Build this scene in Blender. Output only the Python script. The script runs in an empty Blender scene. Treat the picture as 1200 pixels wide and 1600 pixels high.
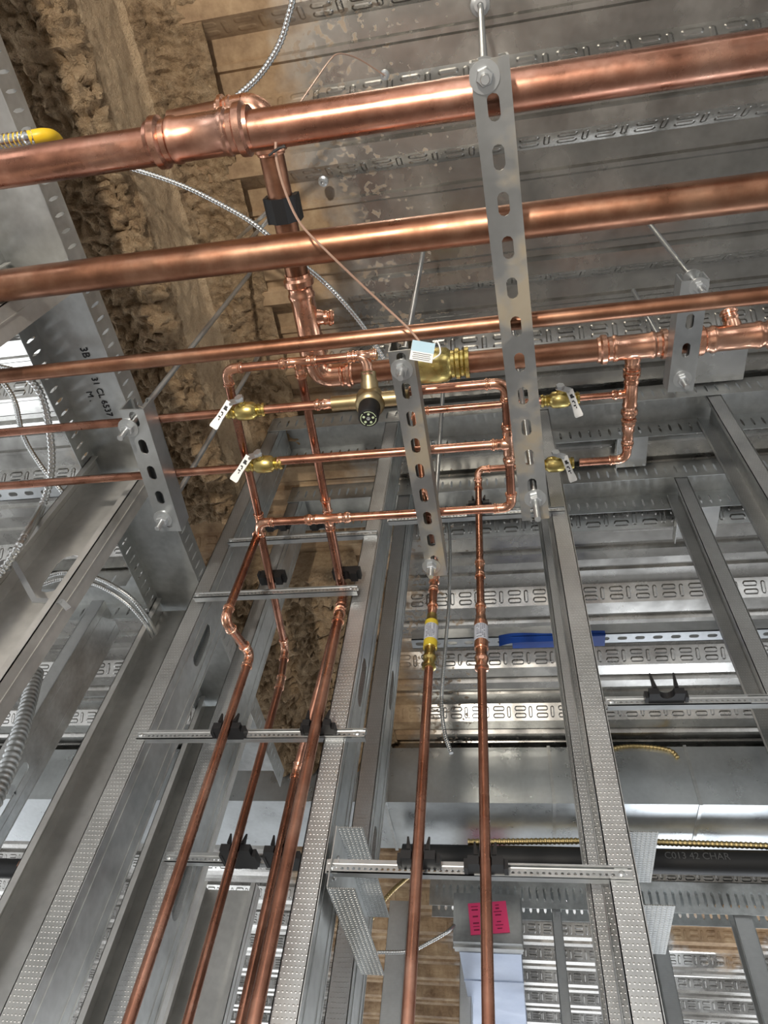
import bpy, math, random
from mathutils import Vector, Matrix, noise
random.seed(4)
C = bpy.context.scene.collection
S = bpy.context.scene
PI = math.pi
FH = 1.70                       # height of the lens above the floor; all numbers below are relative to the lens

# ------------------------------------------------------------------ camera, world, lamps, exposure
F, YAW, PITCH, ROLL = 1092.17, -0.278022, 0.927216, 0.163420
def cam_axes():
    sa, ca, sb, cb, sc, cc = math.sin(YAW), math.cos(YAW), math.sin(PITCH), math.cos(PITCH), math.sin(ROLL), math.cos(ROLL)
    fw = Vector((sa*cb, ca*cb, sb)); r = Vector((ca, -sa, 0)); u = r.cross(fw)
    return cc*r+sc*u, -sc*r+cc*u, fw
CR, CU, CF = cam_axes()
cam = bpy.data.objects.new('camera', bpy.data.cameras.new('camera')); C.objects.link(cam)
cam.matrix_world = Matrix(((CR.x, CU.x, -CF.x, 0), (CR.y, CU.y, -CF.y, 0), (CR.z, CU.z, -CF.z, FH), (0, 0, 0, 1)))
cam.data.sensor_fit = 'AUTO'; cam.data.sensor_width = 36; cam.data.lens = F*36/1600; cam.data.clip_start = .02
S.camera = cam
S.view_settings.view_transform = 'Standard'; S.view_settings.look = 'None'; S.view_settings.gamma = 1
S.view_settings.use_curve_mapping = False
S.view_settings.exposure = 0.0
W = bpy.data.worlds.new('world'); S.world = W; W.use_nodes = True
bg = W.node_tree.nodes['Background']; bg.inputs[0].default_value = (.93, .96, 1, 1); bg.inputs[1].default_value = 2.55

def lamp(name, kind, loc, energy, color, size=.2, target=None, sy=None):
    l = bpy.data.lights.new(name, kind); l.energy = energy; l.color = color
    o = bpy.data.objects.new(name, l); C.objects.link(o); o.location = (loc[0], loc[1], loc[2]+FH)
    if kind == 'AREA':
        l.size = size
        if sy: l.shape = 'RECTANGLE'; l.size_y = sy
    elif kind in ('POINT', 'SPOT'): l.shadow_soft_size = size
    if target is not None:
        d = Vector(target)-Vector(loc); o.rotation_euler = d.to_track_quat('-Z', 'Y').to_euler()
    return o
# temporary work lights standing on the site
lamp('work_light', 'POINT', (-.35, -1.25, -.5), 175, (1, .92, .81), .05)
lamp('work_light', 'POINT', (-2.9, 1.4, -.2), 26, (.9, .95, 1), .3)
lamp('work_light', 'POINT', (1.2, 4.6, -.3), 120, (.88, .93, 1), .3)

# ------------------------------------------------------------------ helpers
def at(px, py, ax, v):
    """the point on the real plane x, y or z = v seen at a place of the photograph"""
    d = CR*((px-600)/F)-CU*((py-800)/F)+CF
    return d*(v/d['xyz'.index(ax)])
V = Vector
class MB:
    def __init__(s): s.v = []; s.f = []; s.m = []
    def add(s, v, f, m=0):
        o = len(s.v); s.v += [Vector(p) for p in v]; s.f += [tuple(o+i for i in q) for q in f]; s.m += [m]*len(f); return s
    def box(s, a, b, m=0):
        x0, y0, z0 = a; x1, y1, z1 = b
        return s.add([(x0,y0,z0),(x1,y0,z0),(x1,y1,z0),(x0,y1,z0),(x0,y0,z1),(x1,y0,z1),(x1,y1,z1),(x0,y1,z1)],
              [(0,3,2,1),(4,5,6,7),(0,1,5,4),(1,2,6,5),(2,3,7,6),(3,0,4,7)], m)
    def obox(s, c, U, Vv, N, lu, lv, ln, m=0):
        c = V(c); pts = [c+U*(i*lu/2)+Vv*(j*lv/2)+N*(k*ln/2) for k in (-1,1) for (i,j) in ((-1,-1),(1,-1),(1,1),(-1,1))]
        return s.add(pts, [(0,3,2,1),(4,5,6,7),(0,1,5,4),(1,2,6,5),(2,3,7,6),(3,0,4,7)], m)
    def rings(s, rs, cap=True, m=0):
        n = len(rs[0]); vs = [p for r in rs for p in r]; fs = []
        for i in range(len(rs)-1):
            for j in range(n): fs.append((i*n+j, i*n+(j+1)%n, (i+1)*n+(j+1)%n, (i+1)*n+j))
        if cap: fs.append(tuple(range(n-1,-1,-1))); fs.append(tuple((len(rs)-1)*n+j for j in range(n)))
        return s.add(vs, fs, m)
    def tube(s, pts, r, n=14, cap=True, m=0):
        pts = [V(p) for p in pts]; rs = []; a = None
        for i, p in enumerate(pts):
            t = (pts[min(i+1,len(pts)-1)]-pts[max(i-1,0)]).normalized()
            if a is None: a = t.orthogonal().normalized()
            else: a = (a-t*a.dot(t)).normalized()
            b = t.cross(a); q = r(i) if callable(r) else r
            rs.append([p+(a*math.cos(2*PI*k/n)+b*math.sin(2*PI*k/n))*q for k in range(n)])
        return s.rings(rs, cap, m)
    def lathe(s, p, d, prof, n=20, m=0, rot=0):
        p = V(p); d = V(d).normalized(); a = d.orthogonal().normalized(); b = d.cross(a)
        return s.rings([[p+d*t+(a*math.cos(2*PI*k/n+rot)+b*math.sin(2*PI*k/n+rot))*r for k in range(n)] for t, r in prof], True, m)
    def sheet(s, poly, th, o, U, Vv, D, L, m=0):
        """bent sheet: open polyline in the U,V plane, thickness th, drawn out along D"""
        P = [V((x, y)) for x, y in poly]; off = []
        for i in range(len(P)):
            e = []
            if i > 0: d = (P[i]-P[i-1]).normalized(); e.append(V((-d.y, d.x)))
            if i < len(P)-1: d = (P[i+1]-P[i]).normalized(); e.append(V((-d.y, d.x)))
            nn = sum(e, V((0,0))).normalized(); off.append(P[i]+nn*(th/max(.3, nn.dot(e[0]))))
        k = len(P); ring = P+off[::-1]
        vs = [V(o)+U*q.x+Vv*q.y for q in ring]+[V(o)+U*q.x+Vv*q.y+D*L for q in ring]
        n = 2*k; fs = [(i, (i+1)%n, n+(i+1)%n, n+i) for i in range(n)]
        for i in range(k-1): fs += [(i+1, i, n-1-i, n-2-i), (n+i, n+i+1, n+n-2-i, n+n-1-i)]
        return s.add(vs, fs, m)
    def plate(s, o, U, Vv, N, L, Wd, th, holes, m=0):
        """flat plate L along U, Wd along V with round-ended holes (u, v, lu, lv)"""
        o = V(o); holes = sorted(holes); cuts = [0.0]
        for a, b in zip(holes, holes[1:]): cuts.append((a[0]+a[2]/2+b[0]-b[2]/2)/2)
        cuts.append(L)
        if not holes: return s.obox(o+U*(L/2)+Vv*(Wd/2)+N*(th/2), U, Vv, N, L, Wd, th, m)
        for (cu, cv, lu, lv), u0, u1 in zip(holes, cuts, cuts[1:]):
            angs = sorted([2*PI*k/20 for k in range(20)]+[math.atan2(y-cv, x-cu) % (2*PI) for x in (u0,u1) for y in (0,Wd)])
            hi, ho = [], []; r = min(lu, lv)/2; hx = lu/2-r; hy = lv/2-r
            for a in angs:
                c, q = math.cos(a), math.sin(a); lo, up = 0, max(lu, lv)
                for _ in range(22):
                    md = (lo+up)/2; x, y = abs(c*md), abs(q*md)
                    if math.hypot(max(x-hx,0), max(y-hy,0)) < r: lo = md
                    else: up = md
                hi.append((cu+c*lo, cv+q*lo))
                ts = []
                if c > 1e-9: ts.append((u1-cu)/c)
                if c < -1e-9: ts.append((u0-cu)/c)
                if q > 1e-9: ts.append((Wd-cv)/q)
                if q < -1e-9: ts.append(-cv/q)
                t = min(ts); ho.append((cu+c*t, cv+q*t))
            n = len(angs); P = lambda q, h: o+U*q[0]+Vv*q[1]+N*h
            vs = [P(q,0) for q in ho]+[P(q,0) for q in hi]+[P(q,th) for q in hi]+[P(q,th) for q in ho]; fs = []
            for k in range(4):
                for i in range(n): j = (i+1)%n; fs.append((k*n+i, k*n+j, ((k+1)%4)*n+j, ((k+1)%4)*n+i))
            s.add(vs, fs, m)
        return s
    def build(s, name, mats, parent=None, kind=None, ang=38, smooth=True):
        me = bpy.data.meshes.new(name); o = bpy.data.objects.new(name, me); C.objects.link(o)
        if parent is not None:
            base = V(parent['wl']) if 'wl' in parent else V((0,0,0)); o.parent = parent; o['wl'] = list(base)
        else:
            xs = [p.x for p in s.v]; ys = [p.y for p in s.v]; zs = [p.z for p in s.v]
            base = V(((min(xs)+max(xs))/2, (min(ys)+max(ys))/2, min(zs))); o.location = base; o['wl'] = list(base)
        me.from_pydata([p-base for p in s.v], [], s.f); me.update()
        for mt in (mats if isinstance(mats, (list, tuple)) else [mats]): me.materials.append(mt)
        me.polygons.foreach_set('material_index', s.m)
        if smooth:
            me.polygons.foreach_set('use_smooth', [True]*len(s.f)); me.set_sharp_from_angle(angle=math.radians(ang))
        if kind: o['kind'] = kind
        return o
def thing(name, label, cat, loc, group=None):
    o = bpy.data.objects.new(name, None); C.objects.link(o); o.location = loc; o['wl'] = list(loc); o.empty_display_size = .05
    return tag(o, label, cat, group)
def tag(o, label, cat, group=None):
    o['label'] = label; o['category'] = cat
    if group: o['group'] = group
    return o
def spline(pts, step=.01):
    pts = [V(p) for p in pts]; P = [pts[0]*2-pts[1]]+pts+[pts[-1]*2-pts[-2]]; out = []
    for i in range(1, len(P)-2):
        a, b, c, d = P[i-1:i+3]; n = max(2, int((c-b).length/step))
        for k in range(n):
            t = k/n; out.append(.5*((2*b)+(c-a)*t+(2*a-5*b+4*c-d)*t*t+(3*b-a-3*c+d)*t**3))
    out.append(pts[-1]); return out
X, Y, Z = V((1,0,0)), V((0,1,0)), V((0,0,1))

# ------------------------------------------------------------------ materials
def mat(name, base, metal=0, rough=.5, spec=None):
    m = bpy.data.materials.new(name); m.use_nodes = True; b = m.node_tree.nodes['Principled BSDF']
    b.inputs['Base Color'].default_value = (*base, 1); b.inputs['Metallic'].default_value = metal; b.inputs['Roughness'].default_value = rough
    return m
class G:
    def __init__(s, m):
        s.m = m; s.t = m.node_tree; s.b = s.t.nodes['Principled BSDF']
        s.co = s.t.nodes.new('ShaderNodeTexCoord').outputs['Object']
        sp = s.t.nodes.new('ShaderNodeSeparateXYZ'); s.t.links.new(s.co, sp.inputs[0]); s.x, s.y, s.z = sp.outputs
    def link(s, a, b):
        if isinstance(a, (int, float)): b.default_value = a
        else: s.t.links.new(a, b)
    def op(s, o, a, b=0, c=0):
        n = s.t.nodes.new('ShaderNodeMath'); n.operation = o
        s.link(a, n.inputs[0]); s.link(b, n.inputs[1]); s.link(c, n.inputs[2]); return n.outputs[0]
    def noise(s, scale, detail=3, rough=.5, stretch=None, co=None):
        n = s.t.nodes.new('ShaderNodeTexNoise'); n.inputs['Scale'].default_value = scale; n.inputs['Detail'].default_value = detail; n.inputs['Roughness'].default_value = rough
        co = co or s.co
        if stretch:
            mp = s.t.nodes.new('ShaderNodeMapping'); mp.inputs['Scale'].default_value = stretch; s.t.links.new(co, mp.inputs[0]); co = mp.outputs[0]
        s.t.links.new(co, n.inputs['Vector']); return n.outputs['Fac']
    def ramp(s, f, stops):
        n = s.t.nodes.new('ShaderNodeValToRGB'); e = n.color_ramp.elements
        while len(e) < len(stops): e.new(.5)
        for k, (p, c) in zip(e, stops): k.position = p; k.color = (*c, 1) if len(c) == 3 else c
        s.link(f, n.inputs[0]); return n.outputs[0]
    def map(s, f, a, b, c=0, d=1):
        n = s.t.nodes.new('ShaderNodeMapRange'); s.link(f, n.inputs[0])
        for i, q in enumerate((a, b, c, d)): n.inputs[i+1].default_value = q
        return n.outputs[0]
    def mix(s, f, a, b):
        n = s.t.nodes.new('ShaderNodeMix'); n.data_type = 'RGBA'; s.link(f, n.inputs[0])
        for q, i in ((a, 6), (b, 7)):
            if isinstance(q, tuple): n.inputs[i].default_value = (*q, 1)
            else: s.t.links.new(q, n.inputs[i])
        return n.outputs[2]
    def bump(s, h, dist, strength=1, prev=None):
        n = s.t.nodes.new('ShaderNodeBump'); n.inputs['Distance'].default_value = dist; n.inputs['Strength'].default_value = strength
        s.link(h, n.inputs['Height'])
        if prev: s.t.links.new(prev, n.inputs['Normal'])
        s.t.links.new(n.outputs[0], s.b.inputs['Normal']); return n.outputs[0]
    def set(s, nm, v): s.link(v, s.b.inputs[nm])
    def capsule(s, u, v, cu, cv, hu, hv, r, soft):
        dx = s.op('MAXIMUM', s.op('SUBTRACT', s.op('ABSOLUTE', s.op('SUBTRACT', u, cu)), hu), 0)
        dy = s.op('MAXIMUM', s.op('SUBTRACT', s.op('ABSOLUTE', s.op('SUBTRACT', v, cv)), hv), 0)
        d = s.op('SQRT', s.op('ADD', s.op('MULTIPLY', dx, dx), s.op('MULTIPLY', dy, dy)))
        return s.map(d, r, r+soft, 1, 0)
def overspray(g, col, rgh, metal, bump_prev=None):
    """tan fireproofing dust sprayed over the deck near the beam (a real coat with an edge of its own)"""
    n1 = g.noise(3.2, 5, .65); n2 = g.noise(55, 2, .5)
    xw = g.op('ADD', g.x, g.op('MULTIPLY', g.op('SUBTRACT', n1, .5), .5))
    m1 = g.op('MULTIPLY', g.map(xw, -.43, -.30, 1, 0), g.map(xw, -1.25, -1.1, 0, 1))
    # thin toward the right: specks
    sp = g.map(g.op('ADD', g.op('MULTIPLY', n2, 1.0), g.map(g.x, -.55, .05, .22, -.16)), .60, .66, 0, .75)
    px = g.op('SUBTRACT', g.x, 1.0); py = g.op('SUBTRACT', g.y, 3.95)
    d = g.op('SQRT', g.op('ADD', g.op('MULTIPLY', px, px), g.op('MULTIPLY', g.op('MULTIPLY', py, py), .5)))
    m2 = g.map(g.op('ADD', d, g.op('MULTIPLY', g.op('SUBTRACT', n1, .5), .6)), .22, .30, 1, 0)
    fac = g.op('MAXIMUM', g.op('MAXIMUM', m1, m2), g.op('MULTIPLY', g.op('MULTIPLY', sp, g.map(g.x, -1.2, -1.0, 0, 1)), .8))
    tan = g.ramp(g.noise(9, 5, .7), [(.3, (.17, .10, .052)), (.55, (.38, .26, .15)), (.75, (.53, .40, .25))])
    g.set('Base Color', g.mix(fac, col, tan))
    g.set('Metallic', g.op('MULTIPLY', g.op('SUBTRACT', 1, fac), metal))
    g.set('Roughness', g.op('ADD', g.op('MULTIPLY', fac, .55), rgh))
    return fac
def galv(name, c=(.50,.51,.50), rough=.36, dimple=None, var=.25, metal=.78, over=False, bump=.35):
    m = mat(name, c, metal, rough); g = G(m)
    n = g.noise(7, 4, .6); n2 = g.noise(60, 2, .5)
    lo = tuple(q*(1-var) for q in c); hi = tuple(min(1, q*(1+var)) for q in c)
    col = g.ramp(g.op('ADD', g.op('MULTIPLY', n, .75), g.op('MULTIPLY', n2, .25)), [(.3, lo), (.7, hi)])
    rg = g.map(n, .3, .7, rough-.07, rough+.1)
    fac = None
    if over: fac = overspray(g, col, rg, metal)
    else: g.set('Base Color', col); g.set('Roughness', rg)
    p = g.bump(g.noise(5, 2, .4), .004, .35)
    if dimple == 'stud':      # knurl dots along a stud flange (local z is the length)
        row = g.op('MULTIPLY', g.z, 1/.0065); k = g.op('MODULO', g.op('FLOOR', row), 2)
        u = g.op('FRACT', g.op('ADD', g.op('MULTIPLY', g.x, 1/.0052), g.op('MULTIPLY', k, .5))); v = g.op('FRACT', row)
        h = g.capsule(u, v, .5, .5, .10, .0, .07, .10); g.bump(h, .0006, .6, p)
        g.set('Base Color', g.mix(g.op('MULTIPLY', h, .35), col, (.78,.79,.78)))
    if dimple == 'deck':      # pressed lugs along the webs of the deck
        u = g.op('FLOORED_MODULO', g.x, .082); v = g.z
        h = g.op('MAXIMUM', g.capsule(u, v, .028, .016, .014, 0, .004, .004), g.capsule(u, v, .028, .038, .014, 0, .004, .004))
        h = g.op('MAXIMUM', h, g.capsule(u, v, .066, .027, 0, .011, .0035, .0035))
        if fac is not None: h = g.op('MULTIPLY', h, g.op('SUBTRACT', 1, g.op('MULTIPLY', fac, .75)))
        g.bump(h, .008, 1, p)
    return m
DECKZ = 1.72
M_deck = galv('deck_steel', (.43,.42,.395), .24, var=.25, metal=.93, over=True)
M_web = galv('deck_web_steel', (.50,.49,.465), .26, dimple='deck', metal=.93, over=True)
M_galv = galv('galvanised_sheet', (.52,.535,.53), metal=.85, var=.3)
M_paleg = galv('pale_galvanised_sheet', (.60,.59,.56), .42, var=.2, metal=.62)
M_galvd = galv('dark_galvanised_sheet', (.34,.35,.35), .36)
M_flange = galv('knurled_stud_steel', (.50,.51,.51), .40, dimple='stud', var=.15, metal=.85)
M_strut = galv('strut_steel', (.46,.48,.49), .34, var=.18)
M_duct = galv('duct_steel', (.52,.55,.56), .30, var=.15)
M_pale = galv('pale_duct_steel', (.42,.48,.60), .42, var=.08)
M_zinc = mat('bright_zinc', (.58,.60,.61), .8, .30)
M_black = mat('black_plastic', (.008,.008,.009), 0, .5)
M_white = mat('white_enamel', (.80,.80,.78), 0, .35)
M_ink = mat('black_ink', (.02,.02,.025), 0, .6)
M_yellow = mat('yellow_jacket', (.80,.52,.02), 0, .4)
M_band = mat('dull_yellow_band', (.50,.38,.03), 0, .4)
M_pink = mat('pink_paper', (.85,.06,.19), 0, .7)
M_redink = mat('dark_red_ink', (.25,.01,.05), 0, .7)
M_blue = mat('blue_tape', (.008,.055,.30), 0, .45)
M_tagblue = mat('pale_blue_card', (.42,.60,.70), 0, .6)
M_green = mat('pale_green_print', (.55,.65,.42), 0, .6)
M_label = mat('grey_label', (.40,.42,.47), 0, .45)
M_rub = mat('black_foam_insulation', (.012,.012,.012), 0, .55)
# strut with patches of tan dust
M_strutd = galv('dusty_strut_steel', (.46,.47,.47), .36, var=.15)
g = G(M_strutd); f = g.map(g.noise(9, 4, .6), .47, .6, 0, .75); b0 = g.b.inputs['Base Color'].links[0].from_socket
g.set('Base Color', g.mix(f, b0, (.42,.34,.22))); g.set('Metallic', g.op('SUBTRACT', .92, g.op('MULTIPLY', f, .7)))
def copper(name, c0, c1, c2, r0):
    m = mat(name, c1, 1, r0); g = G(m)
    n = g.op('ADD', g.op('MULTIPLY', g.noise(14, 5, .65), .6), g.op('MULTIPLY', g.noise(5, 2, .5), .4))
    g.set('Base Color', g.ramp(n, [(.34, c0), (.5, c1), (.66, c2)])); g.set('Roughness', g.map(g.noise(22, 4, .6), .3, .7, r0-.06, r0+.16))
    g.bump(g.noise(30, 2, .5), .0006, .3)
    return m
M_cop = copper('copper_tube', (.25,.11,.07), (.45,.215,.145), (.66,.38,.28), .24)
M_copd = copper('tarnished_copper_tube', (.17,.075,.042), (.31,.15,.092), (.46,.26,.17), .32)
M_fit = copper('bright_copper_fitting', (.62,.29,.18), (.80,.43,.29), (.90,.56,.41), .17)
M_brass = copper('brass', (.33,.25,.07), (.55,.43,.14), (.74,.61,.25), .22)
M_bronze = copper('dull_bronze', (.26,.20,.10), (.40,.31,.17), (.50,.41,.25), .34)
def foam(name, st, dist=.02):
    m = mat(name, (.4,.3,.2), 0, .95); g = G(m)
    n = g.op('ADD', g.op('MULTIPLY', g.noise(6, 6, .7), .55), g.op('MULTIPLY', g.noise(70, 4, .6), .45))
    g.set('Base Color', g.ramp(n, st)); p = g.bump(g.noise(60, 6, .75), dist, 1); g.bump(g.noise(260, 3, .6), .004, 1, p)
    return m
M_foam = foam('rough_fireproofing', [(.32, (.16,.09,.042)), (.48, (.44,.30,.17)), (.7, (.62,.46,.29))])
M_foams = foam('smooth_fireproofing', [(.28, (.22,.14,.075)), (.45, (.46,.33,.20)), (.7, (.58,.44,.28))], .006)
M_conc = mat('concrete', (.30,.29,.28), 0, .8); g = G(M_conc); g.set('Base Color', g.ramp(g.noise(2, 6, .6), [(.3, (.20,.195,.19)), (.7, (.36,.35,.34))]))
M_drywall = mat('unpainted_board', (.42,.40,.37), 0, .8)

# ------------------------------------------------------------------ the setting
def struct(name, mb, mats, **k): return mb.build(name, mats, kind='structure', **k)
struct('floor', MB().box((-6,-4.5,-FH-.15), (6,9,-FH)), M_conc)
# ribbed steel deck with the slab on it, one solid
PER, YW = .302, 1.642
mb = MB(); prof = []
k0, k1 = -17, 20
for k in range(k0, k1):
    y = YW+PER*k
    # falling web (faces the lens), bottom flange with a small groove, rising web, top flange with a groove
    prof += [(y-.018, DECKZ+.054, 1), (y+.018, DECKZ, 0), (y+.026, DECKZ, 0), (y+.030, DECKZ+.004, 0), (y+.070, DECKZ+.004, 0), (y+.078, DECKZ+.016, 0), (y+.092, DECKZ+.016, 0), (y+.100, DECKZ+.002, 0),
             (y+.132, DECKZ, 1), (y+.168, DECKZ+.054, 0), (y+.212, DECKZ+.054, 0), (y+.217, DECKZ+.046, 0), (y+.227, DECKZ+.046, 0), (y+.232, DECKZ+.054, 0)]
XA, XB = -6.0, 6.0
n = len(prof)
vs = [(XA, a, b) for a, b, _ in prof]+[(XB, a, b) for a, b, _ in prof]
mb.add(vs, [(i, n+i, n+i+1, i+1) for i in range(n-1) if prof[i][2] == 0], 0)
mb.add(vs, [(i, n+i, n+i+1, i+1) for i in range(n-1) if prof[i][2] == 1], 1)
y0, y1 = prof[0][0], prof[-1][0]
mb.add([(XA,y0,DECKZ+.22),(XB,y0,DECKZ+.22),(XB,y1,DECKZ+.22),(XA,y1,DECKZ+.22)], [(0,1,2,3)], 0)
mb.add([(XA,y0,prof[0][1]),(XB,y0,prof[0][1]),(XB,y0,DECKZ+.22),(XA,y0,DECKZ+.22),(XA,y1,prof[-1][1]),(XB,y1,prof[-1][1]),(XB,y1,DECKZ+.22),(XA,y1,DECKZ+.22)], [(0,1,2,3),(5,4,7,6)], 0)
for p in mb.v: p.z -= DECKZ
o = struct('ceiling', mb, [M_deck, M_web], smooth=False)
o.data.transform(Matrix.Translation(V(o['wl']))); o.location = (0, 0, DECKZ)   # keeps the deck pattern in room coordinates
# unseen outer walls, added with wide window openings to streak the metal with reflections
def wall(name, o, U, N, L, wins):
    mb = MB(); H = DECKZ+FH; us = sorted({0, L, *[a for w in wins for a in w]})
    for a, b in zip(us, us[1:]):
        c = V(o)+U*((a+b)/2); opened = any(w[0] <= a and b <= w[1] for w in wins)
        for z0, z1 in (((-FH, -FH+.5), (1.25, DECKZ)) if opened else ((-FH, DECKZ),)):
            mb.obox((c.x, c.y, (z0+z1)/2), U, Z, N, b-a, z1-z0, .12)
    return struct(name, mb, M_drywall)
wall('wall_front', (-6,9,0), X, Y, 12, [(.8,3.4),(4.4,7.2),(8.2,11.2)])
wall('wall_back', (-6,-4.5,0), X, Y, 12, [(1.5,3.2),(5.2,6.4),(8.6,10.2)])
wall('wall_left', (-6,-4.5,0), Y, X, 13.5, [(1,3.5),(5,8.5),(10,12.8)])
wall('wall_right', (6,-4.5,0), Y, X, 13.5, [(1.2,2.6),(4.6,6.4),(8.6,12.4)])

# ------------------------------------------------------------------ sprayed beams
def sprayed(name, label, line, ya, yb, rough, mats, step=.008, group=None):
    """line: (x, z, rough?) cross-section; drawn out along y and roughened"""
    pts = []
    for (x0, z0, r0), (x1, z1, r1) in zip(line, line[1:]):
        n = max(1, int(math.hypot(x1-x0, z1-z0)/step))
        for i in range(n): t = i/n; pts.append((x0+(x1-x0)*t, z0+(z1-z0)*t, r0+(r1-r0)*t))
    pts.append(line[-1]); ny = int((yb-ya)/step); vs, fs, ms = [], [], []
    for j in range(ny+1):
        y = ya+(yb-ya)*j/ny
        for i, (x, z, r) in enumerate(pts):
            a, b = pts[max(0,i-1)], pts[min(len(pts)-1,i+1)]; nv = V((b[1]-a[1], 0, a[0]-b[0])); nv.normalize()
            q = V((x, y, z)); d = noise.fractal(q*22, .9, 2.1, 4)*.42+(abs(noise.noise(q*52))-.25)*.6+noise.noise(q*85)*.42+noise.noise(q*5)*.35
            vs.append(q+nv*d*r*rough)
    n = len(pts)
    mb = MB(); mb.v = [V(p) for p in vs]
    for j in range(ny):
        for i in range(n-1): mb.f.append((j*n+i, j*n+i+1, (j+1)*n+i+1, (j+1)*n+i)); mb.m.append(0 if pts[i][2] > .35 else 1)
    for j in (0, ny): mb.f.append(tuple(j*n+i for i in (range(n) if j else range(n-1,-1,-1)))); mb.m.append(0)
    mb.f.append(tuple([j*n for j in range(ny+1)]+[j*n+n-1 for j in range(ny,-1,-1)])); mb.m.append(1)
    return tag(mb.build(name, mats, smooth=True, ang=75), label, 'beam', group)
sprayed('fireproofed_beam', 'long steel beam coated in rough tan spray fireproofing beside the left track',
        [(-1.05,1.70,.6),(-1.045,1.47,.9),(-.98,1.44,1),(-.72,1.44,1),(-.70,1.46,.8),(-.695,1.50,.18),(-.695,1.66,.15),(-.66,1.70,.8),(-.60,1.715,.8),(-.55,1.725,.5)],
        -.6, 1.04, .042, [M_foam, M_foams])
sprayed('fireproofed_beam', 'second tan sprayed beam deep behind the riser studs, ending at the grey duct',
        [(-.97,1.715,.6),(-.965,1.60,.9),(-.93,1.575,1),(-.64,1.575,1),(-.54,1.585,.9),(-.52,1.61,.8),(-.515,1.69,.6),(-.47,1.715,.6)],
        1.38, 2.385, .06, [M_foam, M_foams], step=.011)

# ------------------------------------------------------------------ studs and tracks
def stud(label, xw, y0, depth, z0=-FH, z1=1.695, fl=.033, punch=(), group=None, name='metal_stud', side=-1, rotz=0, fm=None):
    """C stud; local frame: web in the y-z plane at x=0, flanges run toward side*x"""
    mb = MB(); L = z1-z0; t = .0014; s = side
    mb.plate((0,0,0), Z, Y, X*s, L, depth, t, [(p-z0, depth/2, .10, .034) for p in punch], 1)
    for yy, q in ((0,1),(depth,-1)):
        # flange strip with a rounded heel and a stiffening lip
        mb.box((min(0,s*fl), yy if q > 0 else yy-t, 0), (max(0,s*fl), yy+t if q > 0 else yy, L), 0)
        mb.box((min(s*fl,s*(fl-t)), yy if q > 0 else yy-.011, 0), (max(s*fl,s*(fl-t)), yy+.011 if q > 0 else yy, L), 1)
        mb.box((min(s*(-.0012),0), yy if q > 0 else yy-.003, 0), (max(0,s*(-.0012)), yy+.003 if q > 0 else yy, L), 1)
    # two rolled grooves along the web
    for d in (.22, .78): mb.box((s*-.0012 if s > 0 else 0, depth*d-.002, 0), (0 if s > 0 else .0012, depth*d+.002, L), 1)
    me_o = mb.build(name, [fm or M_flange, M_galv], smooth=False)
    # put the origin at the stud's foot and stand it up
    me_o.data.transform(Matrix.Translation(V(me_o['wl']))); me_o.location = (xw, y0, z0); me_o['wl'] = [xw, y0, z0]
    me_o.rotation_euler = (0, 0, rotz)
    return tag(me_o, label, 'stud', group)
Y1, Y2, DP = .89, 1.13, .10
gN, gF = 'studs of the near chase wall', 'studs of the far chase wall'
stud('broad knurled steel stud left of the risers, the nearest stud of that wall', -.587, Y1, DP, group=gN, punch=(.9,.2,-.6))
stud('steel stud in the middle, just left of the two straight risers with check valves', -.257, Y1, DP, group=gN, punch=(.80,.02))
stud('tall steel stud right of the straight risers, running down to the bottom edge', .136, Y1, DP, group=gN, punch=(1.0,.3))
stud('dark steel stud at the right edge, standing nearer than its neighbour', .555, Y1, DP, group=gN, punch=(.4,))
stud('steel stud behind the left riser group, seen between the two leftmost risers', -.585, Y2, DP, group=gF, punch=(.55,-.3))
stud('steel stud directly behind the middle stud with a slot in its web', -.255, Y2, DP, group=gF, punch=(.98,.62))
stud('steel stud half hidden behind the tall right stud, only a narrow strip showing', .134, Y2, DP, group=gF)
stud('dark steel stud near the right edge, second one in, starting below the far track', .50, Y2, DP, group=gF, punch=(.4,))

def track(label, o, U, Vv, L, Wd, leg=.078, z=1.718, pitch=.0255, slot=(.006,.042), name='slotted_track', group=None, m=None, sides=(1,1)):
    """deflection track under the deck: flat web with two slotted legs hanging down; V points across"""
    mb = MB(); o = V((o[0], o[1], z)); t = .0015
    mb.plate(o-Z*t, U, Vv, Z, L, Wd, t, [])
    n = int(L/pitch)-1
    for k, s in ((0, 1), (1, -1)):
        mb.plate(o+Vv*(Wd-t if k else 0)-Z*leg, U, Z, Vv, L, leg, t, [((i+1)*pitch, leg*.46, slot[0], slot[1]) for i in range(n)])
    return tag(mb.build(name, m or M_galv, smooth=False), label, 'track', group)
gT = 'slotted tracks under the steel deck'
track('slotted steel top track of the near stud row, running to the right edge', (-.62,Y1-.004,0), X, Y, 1.9, DP+.008, group=gT)
track('slotted steel top track of the far stud row, second from the camera', (-.62,Y2-.004,0), X, Y, 2.0, DP+.008, group=gT)
track('wide slotted steel track on the left with dark stencilled markings, beside the sprayed beam', (-.853,-.6,0), Y, X, 2.42, .155, leg=.056, z=1.21, slot=(.0055,.034), pitch=.0257, group=gT)
track('distant slotted track beyond the grey duct with bright slots', (-.45,3.46,0), X, Y, 3.0, .12, leg=.14, pitch=.034, slot=(.012,.075), group=gT)
track('distant slotted track section left of the wide left track', (-2.3,1.42,0), X, Y, 1.05, .15, leg=.08, pitch=.045, slot=(.008,.045), group=gT)
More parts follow.
